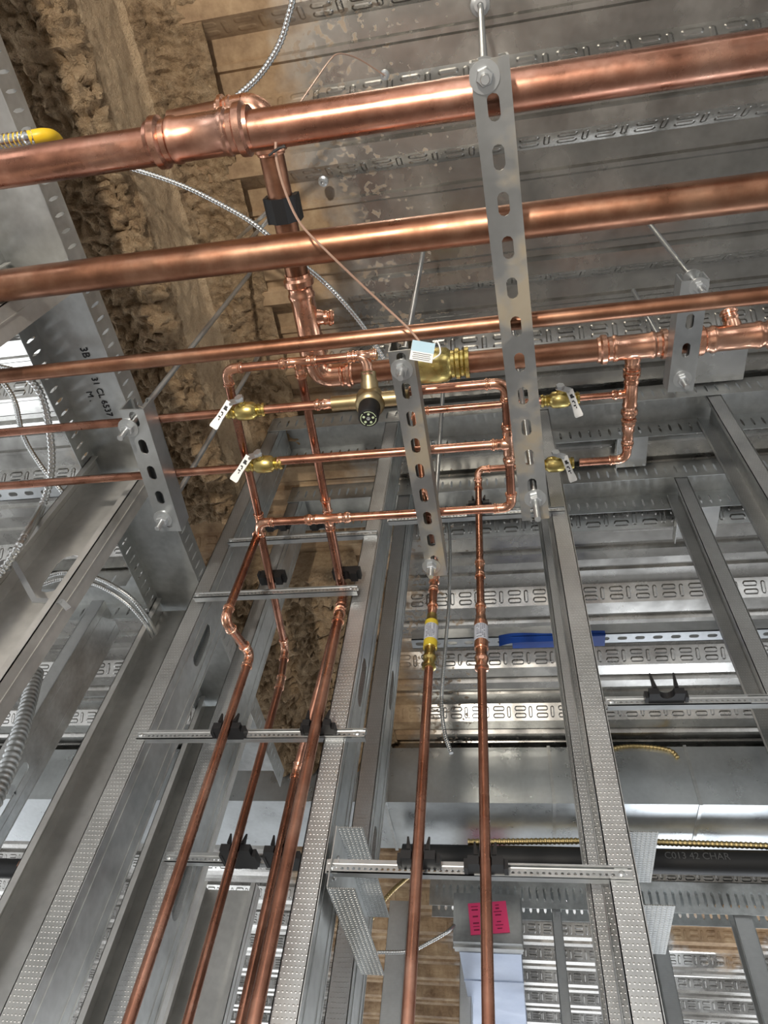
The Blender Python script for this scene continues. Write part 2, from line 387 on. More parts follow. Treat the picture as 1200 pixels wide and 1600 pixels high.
# stencilled marks on the wide track's web
def text(body, size, o, U, Vv, m, name, parent, ext=.0004):
    cu = bpy.data.curves.new(name, 'FONT'); cu.body = body; cu.size = size; cu.extrude = ext
    to = bpy.data.objects.new(name, cu); C.objects.link(to); dg = bpy.context.evaluated_depsgraph_get()
    me = bpy.data.meshes.new_from_object(to.evaluated_get(dg)); bpy.data.objects.remove(to)
    N = U.cross(Vv); base = V(parent['wl'])
    for v in me.vertices: v.co = V(o)+U*v.co.x+Vv*v.co.y+N*v.co.z-base
    me.materials.clear(); me.materials.append(m)
    ob = bpy.data.objects.new(name, me); C.objects.link(ob); ob.parent = parent; ob['wl'] = list(base); return ob
TR = [o for o in C.objects if o.name.startswith('slotted_track')][2]
zt = 1.2075
text('3B 55', .021, at(124,543,'z',zt), Y, X, M_ink, 'stencil_mark', TR)
text('31 CL 6537', .0185, at(142,590,'z',zt), Y, X, M_ink, 'stencil_mark', TR)
text('M .', .018, at(134,612,'z',zt), Y, X, M_ink, 'stencil_mark', TR)

# left wall: wide studs that open toward the camera (web across the view)
def wide_stud(label, yw, x0, x1, group, z1=1.20, fl=.045, punch=(), m=None):
    mb = MB(); t = .0016; L = z1+FH; Wd = x1-x0
    mb.plate((x0, yw, -FH), Z, X, Y, L, Wd, t, [(p+FH, Wd/2, .10, .04) for p in punch])
    for x in (x0, x1-t):
        mb.box((x, yw-fl, -FH), (x+t, yw, z1)); a = 1 if x == x0 else -1
        mb.box((min(x,x+a*.013), yw-fl, -FH), (max(x+t,x+t+a*.013), yw-fl+t, z1))
        mb.box((x-.001, yw-fl*.55, -FH), (x+t+.001, yw-fl*.5, z1))
    return tag(mb.build('wide_metal_stud', m or M_paleg, smooth=False), label, 'stud', group)
gL = 'wide studs of the left wall'
wide_stud('wide steel stud at left with a rectangular punch-out and a cable bracket across it', at(225,780,'x',-.699).y+.004, -.851, -.6995, gL, punch=(at(95,900,'y',.725).z,.1))
wide_stud('wide steel stud at the left edge between the second and third mains', at(100,466,'x',-.699).y, -.851, -.6995, gL)
wide_stud('wide pale steel stud just left of the knurled left stud, its inner flange in shade', 1.13, -.851, -.6995, gL, punch=(.2,))
wide_stud('wide pale steel stud seen between the two rows of left studs, with a black slot', 1.50, -.851, -.6995, gL, punch=(at(278,1290,'y',1.50).z,-.3))
wide_stud('short wide pale stud low between the second and third risers from the left', 1.86, -.851, -.6995, gL, z1=at(400,1392,'y',1.86).z)
# ceiling-high duct running across behind the wall
mb = MB().box((-4.5,2.39,1.455), (5.5,2.72,1.69))
D = thing('long_duct', 'long grey sheet metal duct running across behind the stud walls', 'duct', (0,2.39,1.455))
mb.build('duct_body', M_duct, D, smooth=False)
for x in (-2.9,-1.3,-.5,.12,.62,1.4,2.6):
    MB().box((x,2.386,1.451), (x+.012,2.73,1.695)).build('seam', M_galv, D, smooth=False)

# ------------------------------------------------------------------ trapeze hangers
def rod(mb_parent, p, z0, z1, r=.0052, nuts=(), top=None):
    n = int((z1-z0)/.0016); mb = MB(); top = top or p
    mb.tube([V((p[0]+(top[0]-p[0])*max(0,i/n-.05)/.95,p[1]+(top[1]-p[1])*max(0,i/n-.05)/.95,z0+(z1-z0)*i/n)) for i in range(n+1)], lambda i: r*(1 if i%2 else .88), 8)
    ro = mb.build('threaded_rod', M_zinc, mb_parent, ang=60)
    for z, s in nuts:
        MB().lathe((p[0],p[1],z), V((0,0,s)), [(0,.0165),(.0022,.0165)], 24).build('washer', M_zinc, ro)
        MB().lathe((p[0],p[1],z+s*.0022), V((0,0,s)), [(0,.0092),(.001,.0098),(.008,.0098),(.0095,.0085)], 6).build('hex_nut', M_zinc, ro)
    return ro
def trapeze(label, a, b, z, w, pitch, rods, m, first=.5, H=.041, ext=.03, skip=()):
    """slotted channel from a to b (its face down at height z) hung on threaded rods"""
    a = V((a[0],a[1],z)); b = V((b[0],b[1],z)); U = (b-a).normalized(); L = (b-a).length; P = U.cross(Z).normalized()*-1; t = .0025
    T = thing('trapeze_hanger', label, 'pipe hanger', ((a.x+b.x)/2,(a.y+b.y)/2,z), 'slotted channel hangers under the copper pipes')
    mb = MB(); hs = []; u = pitch*first
    while u < L-.012: hs.append((u, w/2, .028, .0135)); u += pitch
    mb.plate(a-P*(w/2), U, P, Z, L, w, t, hs)
    for s in (1,-1):
        q = a+P*(s*w/2); mb.obox(q+U*(L/2)+Z*(H/2+t/2)-P*(s*t/2), U, Z, P, L, H-t, t)
        mb.obox(q+U*(L/2)+Z*(H-t/2)-P*(s*.0047), U, P, Z, L, .0094, t)
        mb.obox(q+U*(L/2)+Z*(H-.004)-P*(s*.0088), U, P, Z, L, .0022, .008)
    mb.build('slotted_channel', m, T, smooth=False)
    for p, zr, e, *tp in rods: rod(T, p, z-e, zr, nuts=((z,-1),(z+H+.001,1)), top=tp[0] if tp else None)
    return T
zs1, zs2, zs3, zs4 = .89, .94, .94, 1.237
q = lambda px,py,z: at(px,py,'z',z)
trapeze('long slotted steel channel hanger in front, carrying the two thick copper pipes', q(764,92,zs1), q(837,812,zs1), zs1, .042, .0508,
        [(q(757,120,zs1), 1.72, .035, q(751,8,1.72)),(q(836,778,zs1), 1.72, .055)], M_strutd, first=.9)
trapeze('dusty slotted channel hanger in the middle, above the two check valve risers', q(625,548,zs2), q(683,900,zs2), zs2, .036, .0475,
        [(q(628,577,zs2), 1.72, .03),(q(674,884,zs2), 1.72, .03)], M_strutd, first=.35)
trapeze('clean grey slotted channel hanger at left, below the stencilled track', q(205,640,zs3), q(267,830,zs3), zs3, .040, .0508,
        [(q(201,668,zs3), 1.72, .035),(q(255,810,zs3), 1.72, .03)], M_strut, first=.35)
trapeze('short slotted channel hanger at the right, across the thick tee pipe', q(1087,438,zs4), q(1063,612,zs4), zs4, .046, .054,
        [(q(1092,448,zs4), 1.72, .03),(q(1066,592,zs4), 1.72, .035)], M_strut, first=.35)

# ------------------------------------------------------------------ pipe helpers
def sleeve(mb, p, d, L, r, m=0):
    mb.lathe(p, d, [(0,r*1.1),(L*.42,r*1.1),(L*.47,r*1.2),(L*.55,r*1.2),(L*.6,r*1.08),(L*.7,r*1.1),(L*.75,r*1.32),(L*.88,r*1.34),(L*.93,r*1.14),(L,r*1.12),(L,r*.98)], 22, m)
def pipe_run(label, pts, r, m, tees=(), couplings=(), group=None, ends=(0,0), fm=None, bend=1.9, name='copper_pipe', cat='pipe'):
    fm = fm or M_fit
    pts = [V(p) for p in pts]; T = thing(name, label, cat, pts[0], group); R = r*bend; n = len(pts)
    RR = [0]+[R*min(1, max(.22, math.tan((pts[i]-pts[i-1]).angle(pts[i+1]-pts[i])/2))) for i in range(1, n-1)]+[0]
    for i in range(n-1):
        d = (pts[i+1]-pts[i]).normalized(); a = pts[i]+d*(RR[i] if i else 0); b = pts[i+1]-d*(RR[i+1] if i < n-2 else 0)
        MB().tube([a, b], r, 24).build('pipe_length', m, T)
    for i in range(1, n-1):
        d0 = (pts[i]-pts[i-1]).normalized(); d1 = (pts[i+1]-pts[i]).normalized()
        h = RR[i]; c = []
        for k in range(9):
            t = k/8; c.append((pts[i]-d0*h)*(1-t)**2+pts[i]*2*t*(1-t)*.86+pts[i]*0+(pts[i]+d1*h)*t*t + ((pts[i]-d0*h)+(pts[i]+d1*h))*.5*2*t*(1-t)*.14)
        mb = MB(); mb.tube(c, r*1.13, 22); sl = r*2.1*(1 if h > R*.7 else .8)
        sleeve(mb, pts[i]-d0*(h*.95), -d0, sl, r); sleeve(mb, pts[i]+d1*(h*.95), d1, sl, r)
        mb.build('elbow', fm, T)
    for i, t, L in couplings:
        a, b = pts[i], pts[i+1]; d = (b-a).normalized(); c = a+(b-a)*t; mb = MB()
        sleeve(mb, c, d, L/2, r); sleeve(mb, c, -d, L/2, r); mb.build('coupling', fm, T)
    for i, t, bd, L, br in tees:
        a, b = pts[i], pts[i+1]; d = (b-a).normalized(); c = a+(b-a)*t; mb = MB(); bd = V(bd).normalized()
        sleeve(mb, c, d, L/2, r); sleeve(mb, c, -d, L/2, r); mb.lathe(c, bd, [(0,br*1.25),(r*1.1,br*1.3),(r*1.5,br*1.15)], 20)
        sleeve(mb, c+bd*r*1.0, bd, br*2.6, br); mb.build('tee', fm, T)
    return T
def xline(px0, py0, px1, z, ext=(0,0)):
    """two points of a pipe that runs along x at height z, through a given place"""
    a = q(px0, py0, z); b = q(px1, py0, z); return a
def xp(px, py, z, yref=None):
    p = q(px, py, z); return V((p.x, yref if yref is not None else p.y, z))
ZL, ZY, ZH = .99, 1.022, 1.30

# the three mains on the front hanger
z1 = zs1+.041+.0235
pipe_run('topmost thick copper main with a pressed sleeve, the nearest pipe of all', [(-1.45,q(0,262,z1).y,z1),(.95,q(1200,84,z1).y,z1)], .0232, M_cop,
         couplings=())
P1 = [o for o in C.objects if o.name == 'copper_pipe'][0]
a, b = q(245,222,z1), q(385,203,z1); a.y = (a.y+b.y)/2; b.y = a.y
mb = MB(); c = (a+b)/2; sleeve(mb, c, X, (b-a).length/2+.008, .0232); sleeve(mb, c, -X, (b-a).length/2+.008, .0232); mb.build('coupling', M_cop, P1)
z2 = zs1+.041+.0225
pipe_run('second thick tarnished copper main, plain and without fittings', [(-1.45,q(0,445,z2).y,z2),(.95,q(1200,300,z2).y,z2)], .0222, M_copd)
z3 = zs1+.041+.0115
pipe_run('third copper main, thinner, lowest of the three parallel long pipes', [(-1.6,q(0,590,z3).y,z3),(1.0,q(1200,459,z3).y,z3)], .0113, M_copd)

# branch high under the deck: thick pipe toward the wall, then right to the edge
r4 = .0215
yA = q(800,560,ZH).y
pA = q(408,166,ZH); pB = q(497,582,ZH)
P4 = pipe_run('thick copper branch pipe bending under the deck and running right to the tees',
    [(pA.x-.16, pA.y+.005, ZH), (pA.x, pA.y, ZH), (pB.x, yA, ZH), (.56, yA, ZH)], r4, M_copd, bend=1.35,
    tees=[(1, .74, (1,.25,.3), .17, .012)])
def on_run(px, py, z=ZH): return q(px,py,z)
def tee_on(T, c, d, bd, L, r, br):
    mb = MB(); bd = V(bd).normalized(); d = V(d).normalized()
    sleeve(mb, c, d, L/2, r); sleeve(mb, c, -d, L/2, r); mb.lathe(c, bd, [(0,br*1.25),(r*1.1,br*1.3),(r*1.5,br*1.15)], 20)
    sleeve(mb, c+bd*r*1.0, bd, br*2.6, br); return mb.build('tee', M_fit, T)
cT = V((q(990,540,ZH).x, yA, ZH)); tee_on(P4, cT, X, Y, .135, r4, .0125)
cT2 = V((q(1150,520,ZH).x, yA, ZH)); tee_on(P4, cT2, X, V((-.15,-.7,.6)), .155, r4, .0125)

rA = .0062
# branch from the tee to the two right hand valves
yv3, yv4 = q(960,617,ZH).y, q(900,723,ZH).y
xb = cT.x
B1 = pipe_run('copper branch from the thick tee down to both right ball valves', [(xb,yA+.02,ZH),(xb,yv4,ZH),(q(905,723,ZH).x,yv4,ZH)], .0085, M_cop, bend=2.2,
    group=None)
mb = MB(); c = V((xb,yv3,ZH)); sleeve(mb, c, Y, .05, .0125); sleeve(mb, c, -Y, .05, .0125); sleeve(mb, c, -X, .036, .0078); mb.build('tee', M_fit, B1)
mb = MB(); c = V((xb,yv3+.085,ZH)); sleeve(mb, c, Y, .035, .0095); sleeve(mb, c, -Y, .03, .0115); mb.build('reducer', M_fit, B1)
MB().tube([(xb,yv3,ZH),(q(905,621,ZH).x,yv3,ZH)], .0068, 16).build('pipe_length', M_cop, B1)

# L1' : from the upper right valve to the middle hanger, down, and along the hanger to the first riser
xB, YR = -.150*.86, .86
pipe_run('thin copper pipe from the upper right valve to the yellow banded riser and down',
    [(q(845,631,ZH).x,yv3,ZH),(q(648,640,ZH).x,yv3,ZH),(xB,yv3,ZL),(xB,YR,ZL),(xB,YR,-FH)], rA+.0012, M_cop, bend=2.0)
# riser with the copper coloured check valve
xA = -.052*YR
yv4b = yv4
pipe_run('straight copper riser right of the middle, with the clear labelled check valve', [(q(868,727,ZH).x,yv4,ZH),(xA,yv4,ZH),(xA,YR+.0,ZH-.03),(xA,YR,-FH)], rA+.0008, M_cop, bend=2.0)

# hot/cold lines on the middle and left hangers
y1l = q(300,650,ZL).y; y2l = q(250,741,ZL).y
pipe_run('upper small copper pipe from the left edge to its ball valve', [(-1.5,y1l,ZL),(q(352,640,ZL).x,y1l,ZL)], .0073, M_cop)
pipe_run('lower small copper pipe entering from the left edge below its twin', [(-1.5,y2l,ZL),(q(388,725,ZL).x,y2l,ZL)], .0073, M_cop)
xmix = q(578,622,ZL).x
L1 = pipe_run('short copper pipe between the upper left ball valve and the mixing valve', [(q(412,635,ZL).x,y1l,ZL),(xmix-.03,y1l,ZL)], .0073, M_cop)
mb = MB(); c = V((q(520,628,ZL).x,y1l,ZL)); sleeve(mb, c, X, .035, .009); sleeve(mb, c, -X, .03, .0073); mb.build('adapter', M_fit, L1)
# pipe over the top: elbow, tee, coupling, elbow into the mixing valve; and down to the left riser
yt = q(465,566,ZY).y; xe = q(352,576,ZY).x; ymv = y1l
pe = q(408,822,ZY); YO = pe.y
xr1 = pe.x
TOPL = pipe_run('copper line from above the mixing valve left and down as the leftmost riser',
    [(xmix,ymv-.02,ZY-.02),(xmix,yt,ZY),(xe,yt,ZY),(xr1,YO,ZY),(xr1,YO,at(374,968,'y',YO).z),(-.512*YR,YR,at(386,1022,'y',YR).z),(-.512*YR,YR,-FH)], .0073, M_cop, bend=2.2)
xt = q(466,566,ZY).x; tee_on(TOPL, V((xt,yt,ZY)), X, Y, .062, .0075, .0075)
c = V((q(570,559,ZY).x,yt,ZY)); mb = MB(); sleeve(mb, c, X, .02, .0075); sleeve(mb, c, -X, .02, .0075); mb.build('coupling', M_fit, TOPL)
pf = q(541,930,ZY)
YF = 1.055
pipe_run('copper pipe crossing behind the loop to the riser half hidden behind the thick one',
    [(xt,yt+.02,ZY),(q(510,790,ZY).x,q(510,790,ZY).y,ZY),(-.345*.93,.93,ZY),(-.362*YF,YF,.70),(-.362*YF,YF,-FH)], .0073, M_cop, bend=1.8)
# loop on the middle hanger
yl3 = q(600,805,ZL).y
xrt = q(795,700,ZL).x; yup = q(700,606,ZL).y
pE = q(404,818,ZL); xE = -.4325*YF
LOOP = pipe_run('copper loop behind the front hanger, ending as the second riser from the left',
    [(q(640,613,ZL).x,yup,ZL),(xrt,yup,ZL),(xrt,yl3,ZL),(pE.x,yl3,ZL),(xE-.01,YF,ZL),(xE,YF,.90),(xE,YF,-FH)], .0075, M_cop, bend=2.2)
yl2 = q(600,708,ZL).y
tee_on(LOOP, V((xrt,yl2,ZL)), Y, -X, .075, .0078, .0078)
xt3 = q(512,808,ZL).x; tee_on(LOOP, V((xt3,yl3,ZL)), X, Y, .085, .0078, .0075)
pipe_run('small copper pipe from the lower left ball valve to the loop tee', [(q(435,722,ZL).x,yl2,ZL),(xrt-.01,yl2,ZL)], .0075, M_cop)
xC = -.345*YR
pipe_run('thicker copper riser left of the middle stud, third from the left', [(xt3,yl3+.01,ZL),(xC*.905/YR,.905,.985),(xC*.905/YR,.905,.945),(xC,YR,.885),(xC,YR,-FH)], .0085, M_cop, bend=1.5)

# ------------------------------------------------------------------ valves
def ball_valve(label, c, d, hang, s=1.0, tilt=0, group='small brass ball valves with white levers'):
    """brass body along d; the stem points along -y/up side and the white lever folds across the body"""
    c = V(c); d = V(d).normalized(); T = thing('ball_valve', label, 'valve', c, group); mb = MB()
    mb.lathe(c-d*.033*s, d, [(0,.008*s),(0,.0105*s),(.004*s,.0118*s),(.006*s,.0095*s),(.009*s,.0095*s),(.011*s,.012*s),(.014*s,.0095*s),(.017*s,.012*s),(.020*s,.0145*s),(.033*s,.0155*s),(.046*s,.0145*s),
             (.049*s,.012*s),(.052*s,.0095*s),(.055*s,.012*s),(.057*s,.0095*s),(.060*s,.0095*s),(.062*s,.0118*s),(.066*s,.0105*s),(.066*s,.008*s)], 24)
    mb.build('valve_body', M_brass, T)
    up = V(hang[0]).normalized()
    MB().lathe(c+up*.010*s, up, [(0,.0065*s),(.010*s,.0065*s),(.010*s,.005*s),(.016*s,.005*s)], 12).build('stem', M_brass, T)
    mb = MB(); k = c+up*.025*s
    mb.lathe(k, up, [(0,.0075*s),(.005*s,.0075*s)], 6); lev = V(hang[1]).normalized(); sd = lev.cross(up).normalized()
    mb.obox(k+lev*.006*s-up*.001, lev, sd, up, .024*s, .013*s, .0022*s)
    mb.build('lever_nut', M_zinc, T)
    dn = V(hang[2]).normalized(); w = V((.165,-.577,-.80)).normalized(); sd = dn.cross(w).normalized()
    h0 = k+lev*.016*s; L = .050*s
    mb = MB(); P = [(0,.0062),(.012,.0058),(.03,.0056),(.04,.0068),(.047,.0074),(.050,.006)]
    vs = []
    for t, hw in P:
        for e, f in ((-1,-1),(1,-1),(1,1),(-1,1)): vs.append(h0+dn*t*s+sd*(e*hw*s)+w*(f*.0012*s))
    n = len(P); fs = [(i*4+j, i*4+(j+1)%4, i*4+4+(j+1)%4, i*4+4+j) for i in range(n-1) for j in range(4)]+[(3,2,1,0),(n*4-4,n*4-3,n*4-2,n*4-1)]
    mb.add(vs, fs); H = mb.build('lever', M_white, T, ang=20); H['label'] = 'white lever handle with black printed marks'
    mb = MB(); ws = -1 if w.dot(-h0) < 0 else 1
    for (a, b, la, lb) in ((.012,.0005,.007,.005),(.014,-.002,.003,.003),(.021,.001,.0025,.004),(.024,-.001,.004,.0016),(.029,.0008,.0025,.0045),(.033,-.0006,.0035,.0015)):
        mb.obox(h0+dn*a*s+sd*b*s+w*ws*.0014*s, dn, sd, w, la*s, lb*s, .0004)
    mb.build('printed_mark', M_ink, H, smooth=False)
    return T
dnL = V((-.59,.587,-.545)); dnR = V((.29,.80,-.52))
ball_valve('brass ball valve with white lever at left, upper of the two left valves', (q(383,637,ZL).x,y1l,ZL), X, ((-.1,-.75,-.15),(-1,.1,-.2),dnL))
ball_valve('brass ball valve with white lever at left, lower of the two left valves', (q(412,722,ZL).x,y2l*.5+yl2*.5,ZL), X, ((-.1,-.75,-.15),(-1,.1,-.2),dnL))
ball_valve('brass ball valve with white lever right of the front hanger, upper of the pair', (q(875,625,ZH).x,yv3,ZH), X, ((.0,-.8,-.1),(.5,.1,-.2),dnR), s=1.15)
ball_valve('brass ball valve with white lever right of the front hanger, lower of the pair', (q(868,727,ZH).x,yv4,ZH), X, ((.0,-.8,-.1),(.5,.1,-.2),dnR), s=1.15)
# big brass valve on the thick branch
c = V((q(682,573,ZH).x, yA, ZH))
T = thing('large_ball_valve', 'large brass valve on the thick branch pipe, behind the blue and white tag', 'valve', c)
MB().lathe(c-X*.062, X, [(0,.022),(0,.028),(.010,.030),(.014,.025),(.020,.025),(.024,.030),(.030,.034),(.062,.036),(.084,.034),(.092,.027),(.098,.027),(.101,.031),(.108,.031),(.111,.026),(.116,.026),(.120,.031),(.127,.031),(.127,.022)], 8*4).build('valve_body', M_brass, T)
MB().lathe(c+X*.01, V((0,.2,1)), [(0,.012),(.045,.012),(.048,.007),(.058,.007)], 16).build('stem', M_brass, T)
MB().obox(c+V((.04,.012,.057)), X, Y, Z, .10, .016, .003).build('lever', M_zinc, T)
# mixing valve
c = V((xmix, y1l, ZL)); dn = V((-.03,.46,-.72)).normalized(); dn = (q(576,650,ZL-.05)-c).normalized()
T = thing('mixing_valve', 'round bronze mixing valve with a black numbered dial pointing down', 'valve', c)
MB().lathe(c-X*.062, X, [(0,.010),(0,.012),(.030,.012),(.034,.0125),(.042,.0125),(.046,.018),(.052,.0205),(.072,.0205),(.078,.018),(.082,.0125),(.124,.012),(.124,.010)], 24).build('valve_body', M_bronze, T)
MB().lathe(c+V((0,-.006,.008)), (V((xmix,yt,ZY))-c), [(0,.014),(.02,.014),(.024,.012),(.036,.012)], 20).build('outlet', M_bronze, T)
MB().lathe(c-dn*.006, dn, [(0,.012),(.006,.021),(.020,.0235),(.024,.0225),(.027,.019),(.030,.015)], 30).build('bonnet', M_bronze, T)
K = MB().lathe(c+dn*.022, dn, [(0,.017),(.012,.0175),(.02,.016),(.034,.0155),(.036,.014)], 30).build('dial_knob', M_black, T)
a = dn.orthogonal().normalized(); b = dn.cross(a); f = c+dn*.0583; mb = MB()
for k in range(30):
    if k % 10 == 9: continue
    t = 2*PI*k/30; mb.obox(f+(a*math.cos(t)+b*math.sin(t))*.0117, (b*math.cos(t)-a*math.sin(t)), (a*math.cos(t)+b*math.sin(t)), dn, .0019, .0011, .0004)
for k in range(5):
    t = 2*PI*k/5+.3; e = f+(a*math.cos(t)+b*math.sin(t))*.0074; mb.lathe(e, dn, [(-.0002,.0020),(.0002,.0020)], 10)
mb.build('dial_marks', M_green, K)
MB().lathe(f-dn*.001, dn, [(0,.0032),(.0016,.003),(.0016,.0016),(.0008,.0016)], 16).build('dial_screw', M_zinc, K)
# check valves on the two straight risers
def check_valve(label, x, z, caps, lab, body):
    T = thing('check_valve', label, 'valve', (x,YR,z), 'check valves on the straight risers')
    MB().lathe((x,YR,z), -Z, [(0,.0075),(0,.0088),(.012,.0095),(.014,.011),(.075,.0112),(.077,.0095),(.092,.0092),(.095,.0112),(.1,.0112),(.103,.0092),(.112,.0092),(.114,.0112),(.118,.0112),(.120,.0075)], 24).build('valve_body', body, T)
    MB().lathe((x,YR,z-.018), -Z, [(0,.0112),(0,.0117),(.010,.0117),(.010,.0112)], 24).build('label_band', caps, T)
    L = MB().lathe((x,YR,z-.028), -Z, [(0,.0112),(0,.0118),(.034,.0118),(.034,.0112)], 24).build('label', lab, T)
    MB().lathe((x,YR,z-.062), -Z, [(0,.0112),(0,.0117),(.014,.0117),(.014,.0112)], 24).build('label_band', caps, T)
    mb = MB()
    for k in range(9):
        for j in range(5):
            if random.random() < .85:
                t = -PI/2+(j-2)*.26; w = random.uniform(.0016,.0030)
                mb.obox((x+math.cos(t)*.0119, YR+math.sin(t)*.0119, z-.031-k*.0034), V((-math.sin(t),math.cos(t),0)), Z, V((math.cos(t),math.sin(t),0)), w, .0011, .0003)
    mb.build('printed_text', M_ink, L, smooth=False)
    mb = MB(); sleeve(mb, V((x,YR,z)), Z, .028, .0072); mb.build('upper_sleeve', M_fit, T)
    return T
zc = YR/1.0
zcB = at(662,962,'y',YR).z; zcA = at(753,962,'y',YR).z
check_valve('check valve with yellow bands and grey label, left of the two straight risers', xB, zcB, M_band, M_label, M_brass)
check_valve('check valve in bare copper colour with grey label, right of the two straight risers', xA, zcA, M_fit, M_label, M_fit)
R_A = [o for o in C.objects if o.get('label','').startswith('straight copper riser')][0]
R_B = [o for o in C.objects if o.get('label','').startswith('thin copper pipe from the upper')][0]
for x, T, ys in ((xA, R_A, (890,)), (xB, R_B, (912,))):
    for y in ys:
        zz = at(750 if x == xA else 665, y, 'y', YR).z; mb = MB(); sleeve(mb, V((x,YR,zz)), Z, .024, .0072); sleeve(mb, V((x,YR,zz)), -Z, .024, .0072); mb.build('coupling', M_fit, T)

# ------------------------------------------------------------------ telescoping rails and clamps
def rail(label, x0, x1, y, z, h=.017, tele=.5, group='perforated rails between the studs'):
    T = thing('perforated_rail', label, 'support rail', ((x0+x1)/2, y, z), group); L = x1-x0; t = .0014
    mb = MB(); n = int(L/.0075)
    mb.plate((x0,y,z-h/2), X, Z, Y, L, h*.6, t, [((i+.7)*.0075, h*.3, .0042, .0030) for i in range(n)])
    mb.sheet([(0,0),(.012,0),(.012,.004)], t, (x0,y,z-h/2), Y, Z, X, L)
    mb.sheet([(0,h*.6),(.004,h*.75),(.004,h),(.013,h)], t, (x0,y,z-h/2), Y, Z, X, L)
    mb.build('slotted_rail', M_strut, T, smooth=False)
    mb = MB(); mb.box((x0+L*tele,y-.0022,z-h*.5), (x1,y-.0004,z-h*.38)); mb.box((x0+L*tele,y-.0022,z+h*.28), (x1,y+.012,z+h*.36)); mb.build('sliding_sleeve', M_galv, T, smooth=False)
    for x in (x0, x1-.018):
        mb = MB().box((x-.002,y+.001,z-h*.55), (x+.014,y+.003,z+h*.5)); mb.lathe((x+.006,y+.001,z-h*.1), -Y, [(0,.004),(.002,.0038),(.003,.002)], 10)
        mb.build('end_tab', M_zinc, T, smooth=False)
    return T
RY = Y1-.006
def rz(px, py, y=RY): return at(px, py, 'y', y)
a, b = rz(372,842), rz(568,836); rail('perforated steel rail highest of the left group, just under the loop pipe', -.59, -.26, RY-.002, (a.z+b.z)/2)
a, b = rz(340,917), rz(552,916); rail('perforated steel rail second from the top, holding two clamped pipes', -.60, -.275, RY-.018, .963)
a, b = rz(290,1146), rz(600,1145); rail('perforated steel rail crossing the left risers at mid height', -.60, -.225, RY+.0, (a.z+b.z)/2)
a, b = rz(590,1352), rz(925,1364); rail('perforated steel rail low behind the two straight risers', -.25, .13, RY+.0, (a.z+b.z)/2)
a, b = rz(700,803), rz(860,798); rail('perforated steel rail beside the front hanger foot, near the upper riser clamp', -.24, .13, RY, (a.z+b.z)/2, tele=.6)
a, b = rz(300,1338,Y2-.02), rz(480,1345,Y2-.02); rail('perforated steel rail low on the far stud row at left', -.60, -.27, Y2-.02, (a.z+b.z)/2)
a, b = rz(900,1097), rz(1190,1090); rail('perforated steel rail at right carrying one empty black clamp', .14, .54, RY, (a.z+b.z)/2)
def clamp(label, x, y, z, r, back, w=.044, h=.011, empty=False, ax='z'):
    """black plastic cradle clipped to a rail; the pipe passes through along z (or y)"""
    mb = MB(); n = 10; D_ = V((0,0,1)) if ax == 'z' else Y; Nn = Y if ax == 'z' else V((0,0,1))
    # cradle block with a half round seat
    y0 = -r*.3; prof_ = [(-w/2,y0),(-r*1.08,y0)]+[(r*1.08*math.cos(t), y0+max(0,r*1.1*math.sin(t))) for t in [PI-PI*k/n for k in range(1,n)]]+[(r*1.08,y0),(w/2,y0)]
    ring = [V((x,y,z))+X*a+Nn*b for a, b in prof_]+[V((x,y,z))+X*(w/2)+Nn*back, V((x,y,z))-X*(w/2)+Nn*back]
    mb.rings([[p-D_*h/2 for p in ring], [p+D_*h/2 for p in ring]])
    B = V((x,y,z)); s = V((0,0,1)) if ax == 'z' else V((0,0,-1))
    for e in (-1,1): mb.obox(B+X*(e*w*.56)+Nn*(back*.55)+D_*0, X, Nn, D_, .005, back*.6, h*1.15)
    o = thing('pipe_clamp', label, 'pipe clamp', (x,y,z), 'black plastic pipe clamps on the rails')
    mb.build('cradle', M_black, o, smooth=False)
    for e in (-1,1):
        mb = MB(); c0 = B+X*(e*r*1.5)+Nn*(0 if ax == 'z' else -.0)+(Z*h/2 if ax == 'z' else D_*0); u = Z if ax == 'z' else V((0,-.3,.6)).normalized()
        vs = [c0+X*i*.0028+Y*j*.005 for i, j in ((-1,-1),(1,-1),(1,1),(-1,1))]+[c0+u*(.018 if not empty else .03)+X*(i*.0011+e*.002)+Y*j*.0015 for i, j in ((-1,-1),(1,-1),(1,1),(-1,1))]
        mb.add(vs, [(0,3,2,1),(4,5,6,7),(0,1,5,4),(1,2,6,5),(2,3,7,6),(3,0,4,7)]); mb.build('ear', M_black, o, smooth=False)
    return o
z_ = rz(345,1135,YR).z; clamp('black clamp on the leftmost riser at mid height', -.512*YR, YR, z_, .0078, .026)
z_ = rz(493,1130,YR).z; clamp('black clamp on the thick riser beside the middle stud at mid height', xC, YR, z_, .0098, .026)
z_ = rz(640,1336,YR).z; clamp('black clamp low on the riser with the yellow banded valve', xB, YR, z_, .0078, .026)
z_ = rz(757,1345,YR).z; clamp('black clamp low on the riser with the copper coloured valve', xA, YR, z_, .0074, .026)
z_ = rz(744,785,YR).z; clamp('black clamp high on the right straight riser, under its top elbow', xA, YR, z_, .0074, .026)
z_ = at(365,1325,'y',YF).z; clamp('black clamp low on the second riser from the left, on the far rail', xE, YF, z_, .0078, Y2-.02-YF, w=.05)
z_ = at(445,1328,'y',YF).z; clamp('black clamp low behind the thick riser, partly hidden', -.362*YF, YF, z_, .0078, Y2-.02-YF, w=.05)
p_ = at(427,898,'z',ZL); clamp('black clamp at the second rail, left, around the slanting pipe', p_.x-.008, RY-.022, ZL, .0078, .02, ax='y', h=.02)
p_ = at(547,900,'z',ZL); clamp('black clamp at the second rail, right, around the slanting pipe', p_.x-.008, RY-.022, ZL, .0078, .02, ax='y', h=.02)
